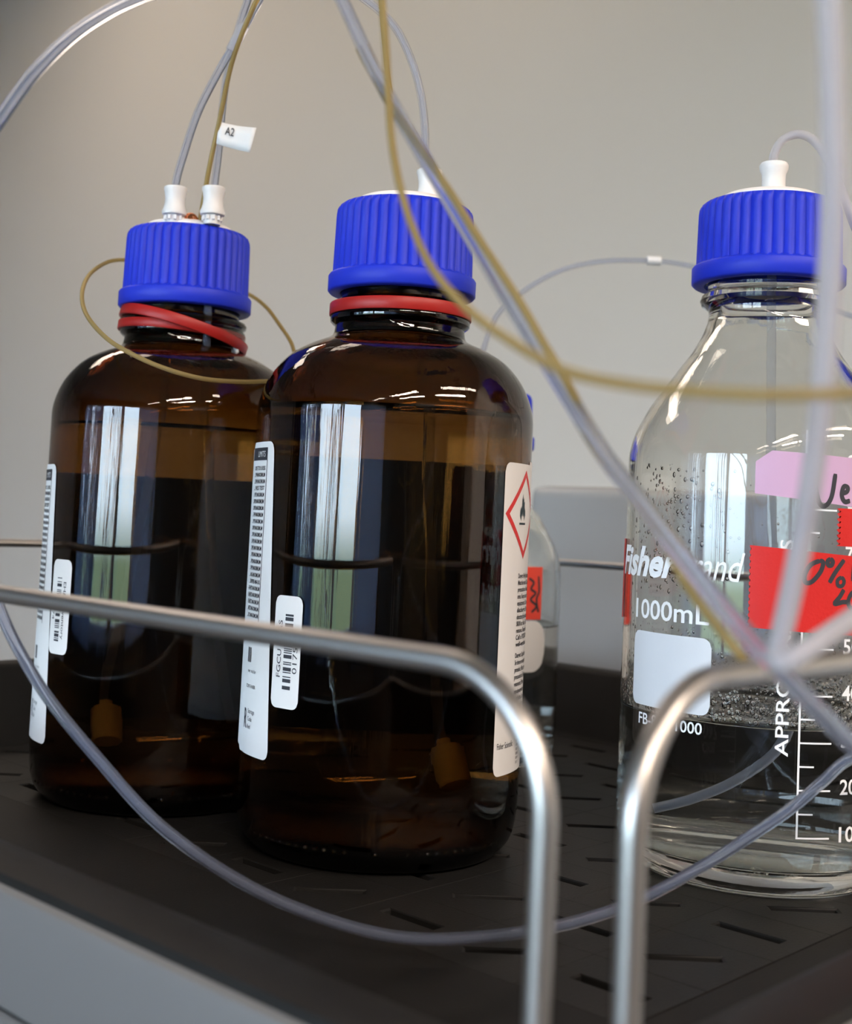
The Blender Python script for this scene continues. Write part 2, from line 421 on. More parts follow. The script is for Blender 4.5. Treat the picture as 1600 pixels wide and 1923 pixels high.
# ---------------------------------------------------------------- guard rails
def rail(name, p, q, zt, zb, label, br=21, r=2.0):
    """U-shaped bent rod from p to q (a,b)"""
    P = Vector((*p, 0)); Q = Vector((*q, 0)); d = (Q - P).normalized()
    pts = []
    L = (Q - P).length
    for k in range(5): pts.append(AB(P.x, P.y, zb + (zt - br - zb) * k / 5))
    for k in range(17):
        t = k / 16 * PI / 2; s = P + d * br * (1 - math.cos(t)); pts.append(AB(s.x, s.y, zt - br + br * math.sin(t)))
    for k in range(1, 30):
        s = P + d * (br + (L - 2 * br) * k / 30); pts.append(AB(s.x, s.y, zt))
    for k in range(17):
        t = PI / 2 - k / 16 * PI / 2; s = Q - d * br * (1 - math.cos(t)); pts.append(AB(s.x, s.y, zt - br + br * math.sin(t)))
    for k in range(1, 6): pts.append(AB(Q.x, Q.y, zt - br + (zb - zt + br) * k / 5))
    o = sweep(name, pts, r, M_steel, None, n=24, per=1)
    return tag(o, label, 'rail', 'guard rails around the tray')
rail('guard_rail', (-113.5, 148), (-578, 148), 94, 35.5, 'steel guard rail crossing in front of the two big brown bottles')
rail('guard_rail', (-100.5, 151), (-100.5, 596), 94, 35.5, 'steel guard rail bending up in front of the clear bottle, at right')
rail('guard_rail', (-584, 160), (-584, 590), 94, 35.5, 'thin steel guard rail at the far left, behind the leftmost brown bottle')
rail('guard_rail', (-572, 597), (-115, 597), 94, 35.5, 'thin steel guard rail at the back, crossing before the grey cabinet')

# ---------------------------------------------------------------- printing on cylinders (local mm: R, theta deg from the camera side, z)
def cylp(R, th, z):
    t = R_(th); return (R * math.sin(t) / 1000, -R * math.cos(t) / 1000, z / 1000)
def patch(name, R, th0, th1, zlo, zhi, m, parent, rad=2.5, th0f=None, th1f=None, jag=None, nz=14):
    """sheet wrapped round a cylinder; zlo/zhi are numbers or functions of theta"""
    n = max(8, int(abs(th1 - th0) / 2)); V = []; F = []
    fl = zlo if callable(zlo) else (lambda t: zlo); fh = zhi if callable(zhi) else (lambda t: zhi)
    W = R_(th1 - th0) * R
    xs = sorted(set([i / n for i in range(n + 1)] + [min(1, q * rad / max(W, .01) / 5) for q in range(6)] + [max(0, 1 - q * rad / max(W, .01) / 5) for q in range(6)]))
    for s in xs:
        x = s * W; e = min(x, W - x); c = 0
        if e < rad: c = rad - math.sqrt(max(0, rad * rad - (rad - e) ** 2))
        th = th0 + (th1 - th0) * s; lo = fl(th) + c; hi = fh(th) - c
        for k in range(nz + 1):
            z = lo + (hi - lo) * k / nz
            tt = th
            if th0f and s < .5: tt = th + th0f(z) * (1 - s * 2)
            if jag and s == 0: tt = th + jag * ((k % 2) - .5) * 2
            V.append(cylp(R, tt, z))
    K = nz + 1
    for i in range(len(xs) - 1):
        for k in range(nz): F.append((i * K + k, (i + 1) * K + k, (i + 1) * K + k + 1, i * K + k + 1))
    return mesh_obj(name, V, F, m, parent, True)
def text_tris(s, bold=0, shear=0, sx=1.0):
    cu = bpy.data.curves.new('txt', 'FONT'); cu.body = s; cu.size = 1; cu.offset = bold; cu.shear = shear; cu.resolution_u = 3
    o = bpy.data.objects.new('txt', cu); COL.objects.link(o)
    dg = bpy.context.evaluated_depsgraph_get(); me = o.evaluated_get(dg).to_mesh()
    V = [(v.co.x * sx, v.co.y) for v in me.vertices]; F = [tuple(p.vertices) for p in me.polygons]
    o.evaluated_get(dg).to_mesh_clear(); bpy.data.objects.remove(o); bpy.data.curves.remove(cu)
    return V, F
class Print:
    def __init__(s, R): s.R = R; s.V = []; s.F = []
    def add2(s, V, F, fn):
        n = len(s.V); s.V += [fn(*v) for v in V]; s.F += [tuple(n + i for i in f) for f in F]
    def text(s, body, th, z, cap, width=None, dirn='h', align='l', bold=0, shear=0):
        """cap = capital height in mm, width = total width in mm (optional)"""
        V, F = text_tris(body, bold, shear)
        if not V: return
        k = cap / .70; x0 = min(v[0] for v in V); x1 = max(v[0] for v in V)
        kx = width / (x1 - x0) if width else k
        o = {'l': x0, 'r': x1, 'c': (x0 + x1) / 2}[align]; g = 180 / PI / s.R
        if dirn == 'h': fn = lambda x, y: cylp(s.R, th + (x - o) * kx * g, z + y * k)
        elif dirn == 'up': fn = lambda x, y: cylp(s.R, th - y * k * g, z + (x - o) * kx)
        else: fn = lambda x, y: cylp(s.R, th + y * k * g, z - (x - o) * kx)
        s.add2(V, F, fn)
    def rect(s, th0, th1, z0, z1, n=None):
        n = n or max(1, int(abs(th1 - th0) / 3)); V = []; F = []
        for i in range(n + 1):
            t = th0 + (th1 - th0) * i / n; V += [(t, z0), (t, z1)]
        F = [(2 * i, 2 * i + 2, 2 * i + 3, 2 * i + 1) for i in range(n)]
        s.add2(V, F, lambda t, z: cylp(s.R, t, z))
    def poly(s, pts): s.add2(pts, [tuple(range(len(pts)))], lambda t, z: cylp(s.R, t, z))
    def stroke(s, pts, wmm, per=6, closed=False):
        """hand-drawn line; pts in (theta,z)"""
        g = 180 / PI / s.R
        P = spline([(t / g, z) for t, z in pts], per, closed)
        if closed: P.append(P[0])
        n0 = len(s.V)
        for i, p in enumerate(P):
            a = P[max(i - 1, 0)]; b = P[min(i + 1, len(P) - 1)]; dx, dz = b[0] - a[0], b[1] - a[1]; l = math.hypot(dx, dz) or 1
            ww = wmm / 2 * (.75 if i in (0, len(P) - 1) else 1)
            for q in (-1, 1): s.V.append(cylp(s.R, (p[0] - dz / l * ww * q) * g, p[1] + dx / l * ww * q))
        for i in range(len(P) - 1): s.F.append((n0 + 2 * i, n0 + 2 * i + 2, n0 + 2 * i + 3, n0 + 2 * i + 1))
    def make(s, name, m, parent): return mesh_obj(name, s.V, s.F, m, parent, False)

# ---------------------------------------------------------------- bottle parts
def arc(c, r0, a0, a1, n=5, rz=None):
    return [(c[0] + r0 * math.cos(R_(a0 + (a1 - a0) * k / n)), c[1] + (rz or r0) * math.sin(R_(a0 + (a1 - a0) * k / n))) for k in range(n + 1)]
def sp2(P, per=5): return [tuple(p) for p in spline(P, per)]

AMB_OUT = [(0, 2.5), (26, 2.5), (34, 1.2), (38, 0), (41, .1)] + sp2([(44.5, 1.3), (47.6, 5), (49.3, 10), (50.1, 18), (50.15, 30)], 3) + [(50.15, 60), (50.15, 100), (50.15, 142)] + \
    sp2([(50.15, 146), (49.8, 154.5), (46.4, 164.0), (40.3, 171.8), (33.6, 176.2), (27.5, 178.9), (24.6, 180.7), (23.8, 183.2)], 5)[1:] + \
    [(23.7, 184.3), (24.6, 184.9), (25.5, 185.8), (25.7, 187), (25.3, 188.4), (24.6, 189), (24.6, 189.6), (25.6, 190.4), (25.8, 191.4), (25.2, 192.4), (23.4, 193.2), (22.4, 194), (22.3, 196), (22.3, 198.8), (23.4, 199.6), (23.4, 201.2), (22.3, 202), (22.3, 220), (21.6, 222)]
AMB_IN = [(18.6, 222), (18, 220), (18, 186), (18.6, 182), (22, 178.8)] + sp2([(29, 174.8), (36, 170), (42.3, 163), (46.4, 154), (47.3, 145), (47.35, 130)], 4) + [(47.35, 60), (47.35, 22), (45.5, 12), (41, 7), (34, 5.6), (0, 6)]
CLR_OUT = [(0, 2.5), (28, 2.5), (35, 1.2), (38, 0), (40, .1)] + sp2([(42.5, 1.5), (45.2, 5), (46.8, 10), (47.45, 18), (47.5, 30)], 3) + [(47.5, 60), (47.5, 100), (47.5, 133)] + \
    sp2([(47.5, 136), (47.2, 143), (45.6, 149.5), (43.0, 155.2), (39.8, 161), (35.0, 167.8), (30.4, 174.4), (26.4, 179.9), (22.9, 186.2), (20.9, 191.5)], 5)[1:] + \
    [(20.5, 194), (20.7, 196), (21.8, 197), (23.2, 197.8), (23.8, 199.4), (23.2, 201.2), (21.8, 202), (21.2, 203), (21.2, 206), (22.6, 206.8), (22.6, 208.2), (21.2, 209), (21.2, 225), (20.6, 227.5)]
CLR_IN = [(17.6, 227.5), (17.0, 226), (17.0, 196), (17.6, 192), (20, 186)] + sp2([(24, 179), (28.2, 173.2), (32.8, 166.6), (37.4, 160), (40.6, 154.4), (43.2, 148.6), (44.8, 142.4), (45.1, 136), (45.15, 120)], 4) + [(45.15, 60), (45.1, 22), (44, 14), (41, 9.5), (34, 8), (0, 8.5)]
SM_OUT = [(0, 2), (30, 1.5), (36, 0)] + sp2([(39, 1.2), (41.6, 5), (42.8, 12), (43, 25)], 3) + [(43, 50), (43, 85)] + \
    sp2([(43, 89), (42, 96.5), (40.2, 103), (38.2, 107.3), (35.4, 112), (31.6, 118.9), (26.9, 124.5), (23.2, 131), (21, 138)], 4)[1:] + [(20.7, 145), (22.4, 146), (23.4, 148), (22.4, 150), (21.2, 151), (21.2, 172), (20.6, 174)]
SM_IN = [(17.6, 174), (17, 172), (17, 146), (18, 138)] + sp2([(21, 130), (24.5, 123.6), (29.3, 117.4), (33.2, 111), (36, 106), (38, 101.5), (39.8, 95.5), (40.6, 88), (40.65, 70)], 4) + [(40.65, 25), (40, 14), (36, 8), (0, 8)]

def liquid_prof(inn, level, over=.25):
    """inner profile grown slightly into the glass, up to the level"""
    P = [p for p in inn if p[1] < level]
    # radius at level
    rr = 0
    for a, b in zip(inn[:-1], inn[1:]):
        if (a[1] - level) * (b[1] - level) <= 0 and a[1] != b[1]:
            rr = a[0] + (b[0] - a[0]) * (level - a[1]) / (b[1] - a[1])
    out = [(0, level), (rr - 2.2, level), (rr - .9, level + .25), (rr + over, level + .9)]
    for (r, z) in P: out.append((r + over if r > 5 else r, z - (over if z < 13 else 0)))
    return out

def blue_cap(parent, zb, ztop, rot=0, n=40):
    """ribbed screw cap: smooth band at the bottom, open top with a white disc"""
    c = 0
    bt_ = 6.65
    def rf(r, z, t):
        if z < zb + bt_ + .5 or z > ztop - .8 or r < 23: return r
        s = .5 + .5 * math.cos(n * t)
        return r - 1.15 * (1 - s ** .42)
    P = [(22.6, zb), (26.4, zb), (27.1, zb + .7), (27.15, zb + bt_ - .7), (26.7, zb + bt_), (25.75, zb + bt_ + .25), (25.7, zb + bt_ + .9), (25.3, ztop - 4), (25.1, ztop - 2.2), (24.6, ztop - 1.0), (23.6, ztop - .2), (22.6, ztop), (19.5, ztop), (19.2, ztop - 1.5), (19.2, ztop - 3.4), (22.6, ztop - 3.6)]
    o = lathe('cap', P, M_blue, parent, n=n * 10, closed=True, rfun=rf, angle=50)
    o.rotation_euler = (0, 0, rot)
    d = lathe('cap_disc', [(0, ztop + 3.3), (15, ztop + 3.2), (17.2, ztop + 2.8), (18.4, ztop + 1.6), (18.7, ztop - .5), (18.9, ztop - 2), (18.9, ztop - 4), (0, ztop - 4)], M_disc, parent, n=64)
    return o, d
def fitting(parent, x, y, z, h=13.5, tilt=0, kind=0):
    if kind == 0: P = [(1.7, -1.6), (3.4, -1.6), (3.4, 2), (4.9, 2.4), (5.1, 3.6), (4.5, 5), (4.05, 7), (4.0, 9), (4.35, 11.5), (4.75, 12.8), (4.7, h), (4.2, h + .3), (1.75, h + .3)]
    else: P = [(1.7, 0), (4.5, 0), (4.3, 1), (4.2, 7), (4.3, 9.5), (5.1, 11.2), (5.2, 12.6), (4.7, 13.5), (1.75, 13.5)]
    o = lathe('tube_fitting', P, M_white, parent, n=40, closed=True)
    o.location = (x / 1000, y / 1000, z / 1000); o.rotation_euler = (0, R_(tilt), 0)
    if kind == 0:
        V = []; 
        for k in range(10):
            t = 2 * PI * k / 10
            g = box('rib', (3.75 * math.cos(t) / 1000, 3.75 * math.sin(t) / 1000, .0009), (.0010, .0010, .0018), M_white, o)
            V.append(g)
    return o
def ring_band(parent, z, h, r, tilt=(0, 0, 0), off_=(0, 0), th=1.3, name='tamper_ring'):
    o = lathe(name, [(r - th, -h / 2), (r - .2, -h / 2), (r, -h / 2 + .3), (r, h / 2 - .3), (r - .2, h / 2), (r - th, h / 2)], M_red, parent, n=96, closed=True)
    o.location = (off_[0] / 1000, off_[1] / 1000, z / 1000); o.rotation_euler = tilt
    return o

def amber_bottle(loc, level, dz, barcode):
    """dz: label offset in z (mm)"""
    t = thing('amber_bottle', loc)
    lathe('glass_body', AMB_OUT + AMB_IN, M_amber, t, n=160)
    lathe('liquid', liquid_prof(AMB_IN, level), M_liq, t, n=120)
    blue_cap(t, 196.5, 229, rot=random.random())
    # stippled ring moulded round the heel
    b = bmesh.new()
    for k in range(-8, 22):
        if k in (5, 6, 8, 9, 11): continue
        g = bmesh.ops.create_icosphere(b, subdivisions=1, radius=.00075)
        p = Vector(cylp(48.6 if k % 2 else 48.6, -26 + k * 4.0, 8.2))
        bmesh.ops.translate(b, verts=g['verts'], vec=p)
    me = bpy.data.meshes.new('moulded_dots'); b.to_mesh(me); b.free(); me.materials.append(M_amber)
    for p in me.polygons: p.use_smooth = True
    o = bpy.data.objects.new('moulded_dots', me); COL.objects.link(o); o.parent = t; o['kind'] = 'stuff'
    R = 50.3
    # wrap label round the back, ending in the warning panel at the right
    back = patch('wrap_label', R, -285.0, -66.0, 34.5 + dz, 137.5 + dz, M_label, t, rad=.4)     # far side, from the left seam round the back
    back['label'] = 'white wrap label round the back'
    r = patch('warning_label', R + .06, 50.6, 82, lambda th: 30.6 + dz, lambda th: 136.3 + dz, M_label, t, rad=3.2)
    r['label'] = 'white warning panel with a red flame diamond'
    l = patch('data_label', R + .12, -74, -50.0, lambda th: 33.2 + dz, lambda th: 139.6 + dz, M_label, t, rad=3.0, th0f=None)
    # skew the panel slightly like the photo (its right edge leans)
    for v in l.data.vertices:
        th = math.degrees(math.atan2(v.co.x, -v.co.y)); z = v.co.z * 1000 - dz
        s = (z - 86) / 50.0
        th2 = th - s * 3.3 + 1.0
        if th < -70: th2 = -75 - s * 1.0 + (th + 74) * .8
        c = cylp(R + .12, th2, v.co.z * 1000); v.co = c
    l['label'] = 'white data label with printed lines'
    e = lambda z: -56.2 - (z - 86) / 50 * 2.2
    pr = Print(R + .22)
    pr.rect(-76, -55.2 - 2.0, 133.2 + dz, 137.6 + dz, 8)
    pr.rect(-55.9 - 1.6, -55.9 - 1.2, 78 + dz, 133.3 + dz, 1)
    lines = ['0.095 TO 0.105%', '..5PPM MAXIMUM', '...5PPM MAXIMUM', '... PASS TEST', '.10PPB MAXIMUM', '..5PPB MAXIMUM', '.20PPB MAXIMUM', '..5PPB MAXIMUM', '..1PPB MAXIMUM', '.10PPB MAXIMUM', '..5PPB MAXIMUM', '.10PPB MAXIMUM', '..5PPB MAXIMUM', '..1PPB MAXIMUM', '..1PPB MAXIMUM', '.10PPB MAXIMUM', '...1MG MAXIMUM', '.. 50PPB MAXI', 'BE METS MAXIMUM', 'BE METS MAXIMUM', 'BE METS MAXIMUM', '..METS MAXIMUM', '...01% MAXIMUM']
    for i, s in enumerate(lines):
        z = 130.4 - i * 2.3; pr.text(s, -58.6 + (0.03 * i), z - .6 + dz, 1.4, 11.5, align='r', bold=.02)
    pr.text('may, not for', -61, 60.6 + dz, 1.2, 7, align='c'); pr.text('CONTAINER', -61.5, 55.4 + dz, 1.2, 8, align='c')
    for i, q in enumerate((0, .9, 1.5, 2.6, 3.2)): pr.rect(-66 + q, -65.5 + q, 64 + dz, 69 + dz, 1)
    pr.text('R', -66.5, 41.8 + dz, 6.6, 2.6, bold=.01)
    for i, s in enumerate(('Storage', 'Code', 'Red')): pr.text(s, -62.6, 47.0 - i * 2.6 + dz, 1.5, [5.4, 3.6, 2.6][i])
    pr.make('print', M_ink, l)
    pw = Print(R + .32); pw.text('LIMITS', -59.0, 134.4 + dz, 2.0, 7, align='r'); pw.make('heading', M_paper, l)
    # warning diamond
    g = 180 / PI / 50.3; cx, cz = 69.2, 118.8 + dz
    pd = Print(R + .16); H = 15.4; I = 12.8
    q = [(0, H), (-H, 0), (0, -H), (H, 0)]; qi = [(0, I), (-I, 0), (0, -I), (I, 0)]
    for i in range(4):
        a, b2 = q[i], q[(i + 1) % 4]; c, d = qi[i], qi[(i + 1) % 4]
        for k in range(4):
            f = lambda p, s, u: (cx + (p[0] + (s[0] - p[0]) * u) * g, cz + p[1] + (s[1] - p[1]) * u)
            pd.poly([f(a, b2, k / 4), f(a, b2, (k + 1) / 4), f(c, d, (k + 1) / 4), f(c, d, k / 4)])
    pd.make('hazard_diamond', M_hazard, r)
    pf = Print(R + .18); 
    fl = [(-1.4, -1.0), (-2.6, .6), (-2.5, 2.4), (-1.7, 4.0), (-1.5, 2.9), (-.9, 4.4), (-.9, 6.2), (-.2, 8.3), (.2, 6.2), (.9, 7.0), (.9, 5.2), (1.7, 5.8), (1.7, 3.6), (2.5, 2.6), (2.7, .8), (1.5, -1.0), (1.2, 1.2), (.4, .3), (0, 2.0), (-.5, .4), (-1.1, 1.3)]
    pf.poly([(cx - 2.6 + x * g, cz - 1.2 + z) for x, z in fl]); pf.rect(cx - 2.6 - 3 * g, cx - 2.6 + 3 * g, cz - 3.6, cz - 2.9, 2)
    pf.make('flame_symbol', M_flame, r)
    pt = Print(R + .17)
    for i, s in enumerate(['Danger: Highly flammable', 'Must be read. Causes', 'precautions. Ventilate', 'area. Keep away from', 'equipment. Do not', 'discharge. If on', 'doctor/physician.', 'SKIN or hair. Take', 'remove. Remove all', 'Call a POISON', 'well-ventilated']):
        pt.text(s, 64.6, 96.8 - i * 2.35 + dz, 1.6, 16, bold=.02)
    for i, s in enumerate(['Danger: Liquid and', 'Se tiene en recipiente', 'produit. Peut etre', 'precautions. Eviter', 'vetements. Porter un', 'equipement de', 'produits. Laver', 'l\'eau si tout']):
        pt.text(s, 64.6, 69.5 - i * 2.45 + dz, 1.6, 16, bold=.02)
    pt.text('Fisher Scientific', 52.6, 39.6 + dz, 2.1, 11.5)
    for i in range(8): pt.text('00%d' % (3 + i), 70, 43.5 - i * 1.5 + dz, .9, 3)
    pt.make('print', M_ink, r)
    return t

random.seed(2)
BX = {1: (-102.3, 524.8), 2: (-11.3, 464.0), 3: (121.2, 457.0), 4: (27.6, 640.0)}
def loc(i): return (BX[i][0] / 1000, BX[i][1] / 1000, Z0)
def local(i, p):
    return (p.x * 1000 - BX[i][0], p.y * 1000 - BX[i][1], (p.z - Z0) * 1000)

# ---- bottle 2 (centre)
b2 = amber_bottle(loc(2), 152, 0, 2)
tag(b2, 'brown glass bottle in the centre, level red ring under blue cap, red diamond label', 'bottle', 'large brown reagent bottles')
ring_band(b2, 190.2, 4.4, 26.1, off_=(0, 0))
f2 = fitting(b2, 8.5, 1.5, 230.9, tilt=-2)
R = 50.6
bc = patch('barcode_label', R, -45.2, -31.2, 51.4, 88.2, M_paper, b2, rad=2.6)
pr = Print(R + .08)
random.seed(11)
z = 57.6
while z < 82.3:
    ww = random.choice([.35, .35, .7, 1.2]); pr.rect(-39.3, -35.2, z, min(z + ww, 82.6), 2); z += ww + random.choice([.3, .45, .8, 1.1])
pr.text('FGCU EH&S', -40.7, 61.4, 1.9, 18.6, 'up', bold=.005); pr.text('01754', -32.6, 63.0, 1.9, 11, 'up')
pr.make('barcode', M_ink, bc)
# ---- bottle 1 (left)
b1 = amber_bottle(loc(1), 146, -9.5, 1)
tag(b1, 'leftmost brown glass bottle, slack tilted red ring and two tube fittings on its blue cap', 'bottle', 'large brown reagent bottles')
ring_band(b1, 188.2, 4.2, 27.0, tilt=(R_(-4), R_(14), 0), off_=(.3, -.6))
ring_band(b1, 187.2, 3.6, 25.9, tilt=(R_(-1), R_(4), 0), off_=(-.8, 0), name='tamper_ring_inner')
tab = box('ring_tab', (.0235, -.0085, .1795), (.0022, .003, .005), M_white, b1, .0006)
p = local(1, at(325, 442, 509)); f1a = fitting(b1, p[0], p[1], 230.9)
p = local(1, at(396, 452, 506)); f1b = fitting(b1, p[0], p[1], 230.9)
p = local(1, at(356, 444, 511))
cp = lathe('copper_plug', [(0, 4.0), (1.2, 3.9), (2.3, 3.2), (3.1, 1.8), (3.3, 0), (0, 0)], M_copper, b1, n=24); cp.location = (p[0] / 1000, p[1] / 1000, .2309)
bc = patch('barcode_label', R, -47.4, -34.0, 58.2, 93.8, M_paper, b1, rad=2.6)
pr = Print(R + .08); z = 63.0
while z < 87.2:
    ww = random.choice([.35, .35, .7, 1.2]); pr.rect(-43.4, -40.0, z, min(z + ww, 87.5), 2); z += ww + random.choice([.3, .45, .8, 1.1])
pr.text('EH&S Inventory', -38.7, 85.4, 1.6, 21.5, 'down', bold=.005); pr.text('01774', -45.9, 80, 1.4, 9, 'down')
pr.make('barcode', M_ink, bc)

def dip(parent, pts, m, r, filt=True):
    o = sweep('dip_tube', [Vector(p) / 1000 for p in pts], r, m, parent, n=10, per=8)
    if filt:
        e = Vector(pts[-1]) / 1000; d = (e - Vector(pts[-2]) / 1000).normalized()
        k = lathe('inlet_filter', [(0, 0), (4.5, 0), (5, .6), (5, 13), (4.4, 14), (2, 14.5), (2, 17), (0, 17)], M_stone, o, n=24)
        k.rotation_mode = 'QUATERNION'; k.rotation_quaternion = Vector((0, 0, -1)).rotation_difference(d); k.location = e + d * .010
    return o
p = local(1, at(325, 442, 509)); dip(b1, [(p[0], p[1], 226), (p[0], p[1], 150), (-12, -4, 80), (-16, -8, 45), (-14, -16, 33)], M_tube, 1.6)
p = local(1, at(396, 452, 506)); dip(b1, [(p[0], p[1], 226), (p[0] + 2, p[1], 140), (18, -2, 60), (20, 8, 30)], M_tube, 1.6, False)
dip(b2, [(8.5, 1.5, 226), (9, 2, 150), (12, 0, 90), (16, -6, 45), (20, -12, 34)], M_tube, 1.6)

# ---- bottle 3 (clear, right)
b3 = thing('clear_bottle', loc(3), label='clear glass bottle with white print, pink and red tape, standing at right', cat='bottle')
lathe('glass_body', CLR_OUT + CLR_IN, M_clear, b3, n=160)
LV3 = 53.6
lathe('liquid', liquid_prof(CLR_IN, LV3), M_liq, b3, n=120)
blue_cap(b3, 205.1, 235.0, rot=.03)
fitting(b3, .8, -1.0, 237, kind=1)
R3 = 47.62
pr = Print(R3)
pr.text('Fisher', -93, 100.1, 9.6, 38, bold=.035, shear=.3); pr.text('brand', -47.5, 100.1, 9.6, 22.6, shear=.3)
pr.text('1000mL', -73.6, 85.6, 6.4, 33.2, bold=.012)
pr.text('FB-800-1000', -35.2, 50.2, 3.7, 27.5, align='r', bold=.012)
pr.rect(1.4, 2.2, 20.6, 150, 1)
for k in range(18):
    z = 20.9 + k * 7.4; pr.rect(2.0, 14.9 if k % 2 == 0 else 7.9, z - .27, z + .27, 4)
for k in range(1, 10): pr.text('%d00' % k, 19.2, 22.0 + (k - 1) * 14.8 - 2.3, 4.7, 9.8, bold=.015)
pr.text('APPROXIMATE mLS', -2.4, 46, 4.1, 68.5, 'up', bold=.012)
pr.make('graduation_print', M_enam, b3)['label'] = 'white printed scale and lettering'
patch('writing_patch', R3, -74, -32.3, 56.4, 81.2, M_patch, b3, rad=3.2)['label'] = 'white rounded writing patch'
pk = patch('pink_tape', R3 + .2, -17.4, 62, lambda t: 128.9 - (t + 17) * .075, lambda t: min(142.9 - (t + 10) * .035, 139.2 + (t + 17.4) * .62), M_pink, b3, rad=.2)
rt = patch('red_tape', R3 + .2, -18.4, 84, lambda t: 86.0 - (t + 19) * .03, lambda t: 112.2 - (t + 18) * .05, M_rtape, b3, rad=.05, jag=.35, nz=26)
rt2 = patch('red_tape', R3 + .2, 256, 268, 84, 112, M_rtape, b3, rad=.1, jag=.5)
rt3 = patch('red_tape', R3 + .1, 15.8, 60, 113.2, 125.4, M_rtape, b3, rad=.1, jag=1.0)
pr = Print(R3 + .3)
pr.stroke([(4.6, 135.6), (7.0, 127.2), (9.6, 125.9), (12.2, 129), (13.6, 136.4)], 1.55)
pr.stroke([(16.0, 130.0), (18.8, 130.8), (19.2, 132.2), (17.4, 132.4), (16.6, 129.6), (18, 127.6), (20.4, 128.0)], 1.55)
pr.stroke([(22.0, 130.0), (24.8, 130.8), (25.2, 132.2), (23.4, 132.4), (22.6, 129.6), (24, 127.4), (26.4, 127.8)], 1.55)
pr.stroke([(33.5, 137.5), (33, 127.5)], 1.55); pr.stroke([(32.5, 130), (29.5, 131.5), (28.6, 128.8), (31, 127.2), (33, 129)], 1.55)
pr.make('handwriting', M_ink, pk)
pr = Print(R3 + .3)
pr.stroke([(8.0, 108.2), (4.4, 106.8), (2.2, 103.6), (2.6, 101.2), (5.2, 101.6), (8.4, 104.8), (9.4, 107.6)], 1.5, closed=True)
pr.stroke([(12.4, 108.9), (11.2, 108.2), (11.6, 107.0), (12.9, 107.0), (13.4, 108.2)], 1.5, closed=True)
pr.stroke([(18.4, 108.9), (14.6, 104.8), (12.2, 101.4)], 1.5)
pr.stroke([(17.4, 103.2), (15.6, 102.2), (16, 100.6), (17.8, 100.6), (18.6, 102)], 1.3, closed=True)
pr.stroke([(22.6, 102.2), (23.4, 108.6), (26, 103.6), (29, 108.6), (30.4, 102.2)], 1.5)
pr.stroke([(18.6, 99.4), (16.8, 97), (14.6, 94.8), (18.2, 95.4), (20.2, 95.4)], 1.5)
pr.stroke([(26.0, 98.4), (22.8, 98.6), (20.8, 96.0), (21.8, 93.6), (25.4, 93.8)], 1.5)
pr.make('handwriting', M_ink, rt)
# condensation on the inner wall
random.seed(7)
def drops(name, spec, R, parent, flat=.2):
    b = bmesh.new()
    for (th, z, r) in spec:
        g = bmesh.ops.create_icosphere(b, subdivisions=1, radius=1)
        ax = R_(th); n = Vector((math.sin(ax), -math.cos(ax), 0)); tt = Vector((math.cos(ax), math.sin(ax), 0))
        q = random.uniform(.8, 1.5)
        for v in g['verts']:
            c = v.co; v.co = n * (R - c.x * r * flat) + tt * (c.y * r) + Vector((0, 0, z + c.z * r * q)); v.co /= 1000
    me = bpy.data.meshes.new(name); b.to_mesh(me); b.free(); me.materials.append(M_drop)
    for p in me.polygons: p.use_smooth = True
    o = bpy.data.objects.new(name, me); COL.objects.link(o); o.parent = parent; o['kind'] = 'stuff'
    return o
spec = []
for i in range(2600):
    z = LV3 + 1.5 + abs(random.gauss(0, 1)) * 11
    if z < 100: spec.append((random.uniform(-180, 180), z, random.uniform(.2, .75) * (1.35 if z < LV3 + 10 else .8)))
for i in range(280):
    spec.append((random.gauss(-58, 14), random.uniform(95, 138), random.uniform(.15, .75)))
for i in range(240):
    spec.append((random.uniform(-80, 60), random.uniform(85, 128), random.uniform(.12, .5)))
drops('condensation', spec, 45.15, b3)['label'] = 'fine water droplets on the inner wall'
_d3 = dip(b3, [(.8, -1, 232), (1.5, -1, 190), (4, 0, 120), (8, -1, 80), (8.5, -6, 58), (3, -13, 44), (-10, -20, 34), (-24, -22, 27), (-36, -18, 22)], M_dip, 1.6, False)
_d3.data.materials.append(M_tube)          # the dry part above the liquid looks clearer
for _p in _d3.data.polygons:
    if _p.center.z * 1000 > LV3: _p.material_index = 1

# ---- rear small clear bottle
b4 = thing('small_clear_bottle', loc(4), label='small clear bottle with orange-red tape, half hidden behind the centre brown bottle', cat='bottle')
lathe('glass_body', SM_OUT + SM_IN, M_clear, b4, n=96)
lathe('liquid', liquid_prof(SM_IN, 66), M_liq, b4, n=96)
blue_cap(b4, 152, 180, rot=.1)
fitting(b4, 0, 0, 182, kind=1)
ot = patch('orange_tape', 43.3, -40, 45.8, 70.6, 95.4, M_otape, b4, rad=.3)
pr = Print(43.4)
pr.stroke([(34, 90), (38, 88), (36, 85), (40, 83), (36, 80), (41, 77), (37, 74)], 1.2); pr.stroke([(42, 91), (43, 84), (41, 80), (43, 74)], 1.2)
pr.make('handwriting', M_ink, ot)
patch('writing_patch', 43.15, -30, 51, 46, 70, M_paper, b4, rad=9)

# ---- another clear bottle just outside the right edge (seen refracted in the clear bottle)
b5 = thing('clear_bottle', (.224, .4975, Z0), label='clear glass bottle just beyond the right edge of the frame', cat='bottle')
lathe('glass_body', CLR_OUT + CLR_IN, M_clear, b5, n=96)
lathe('liquid', liquid_prof(CLR_IN, 90), M_liq, b5, n=96)
blue_cap(b5, 205.1, 235, rot=.1)
fitting(b5, 0, 0, 237, kind=1)
patch('red_tape', 47.7, -120, -20, 86, 112, M_rtape, b5, rad=.1)

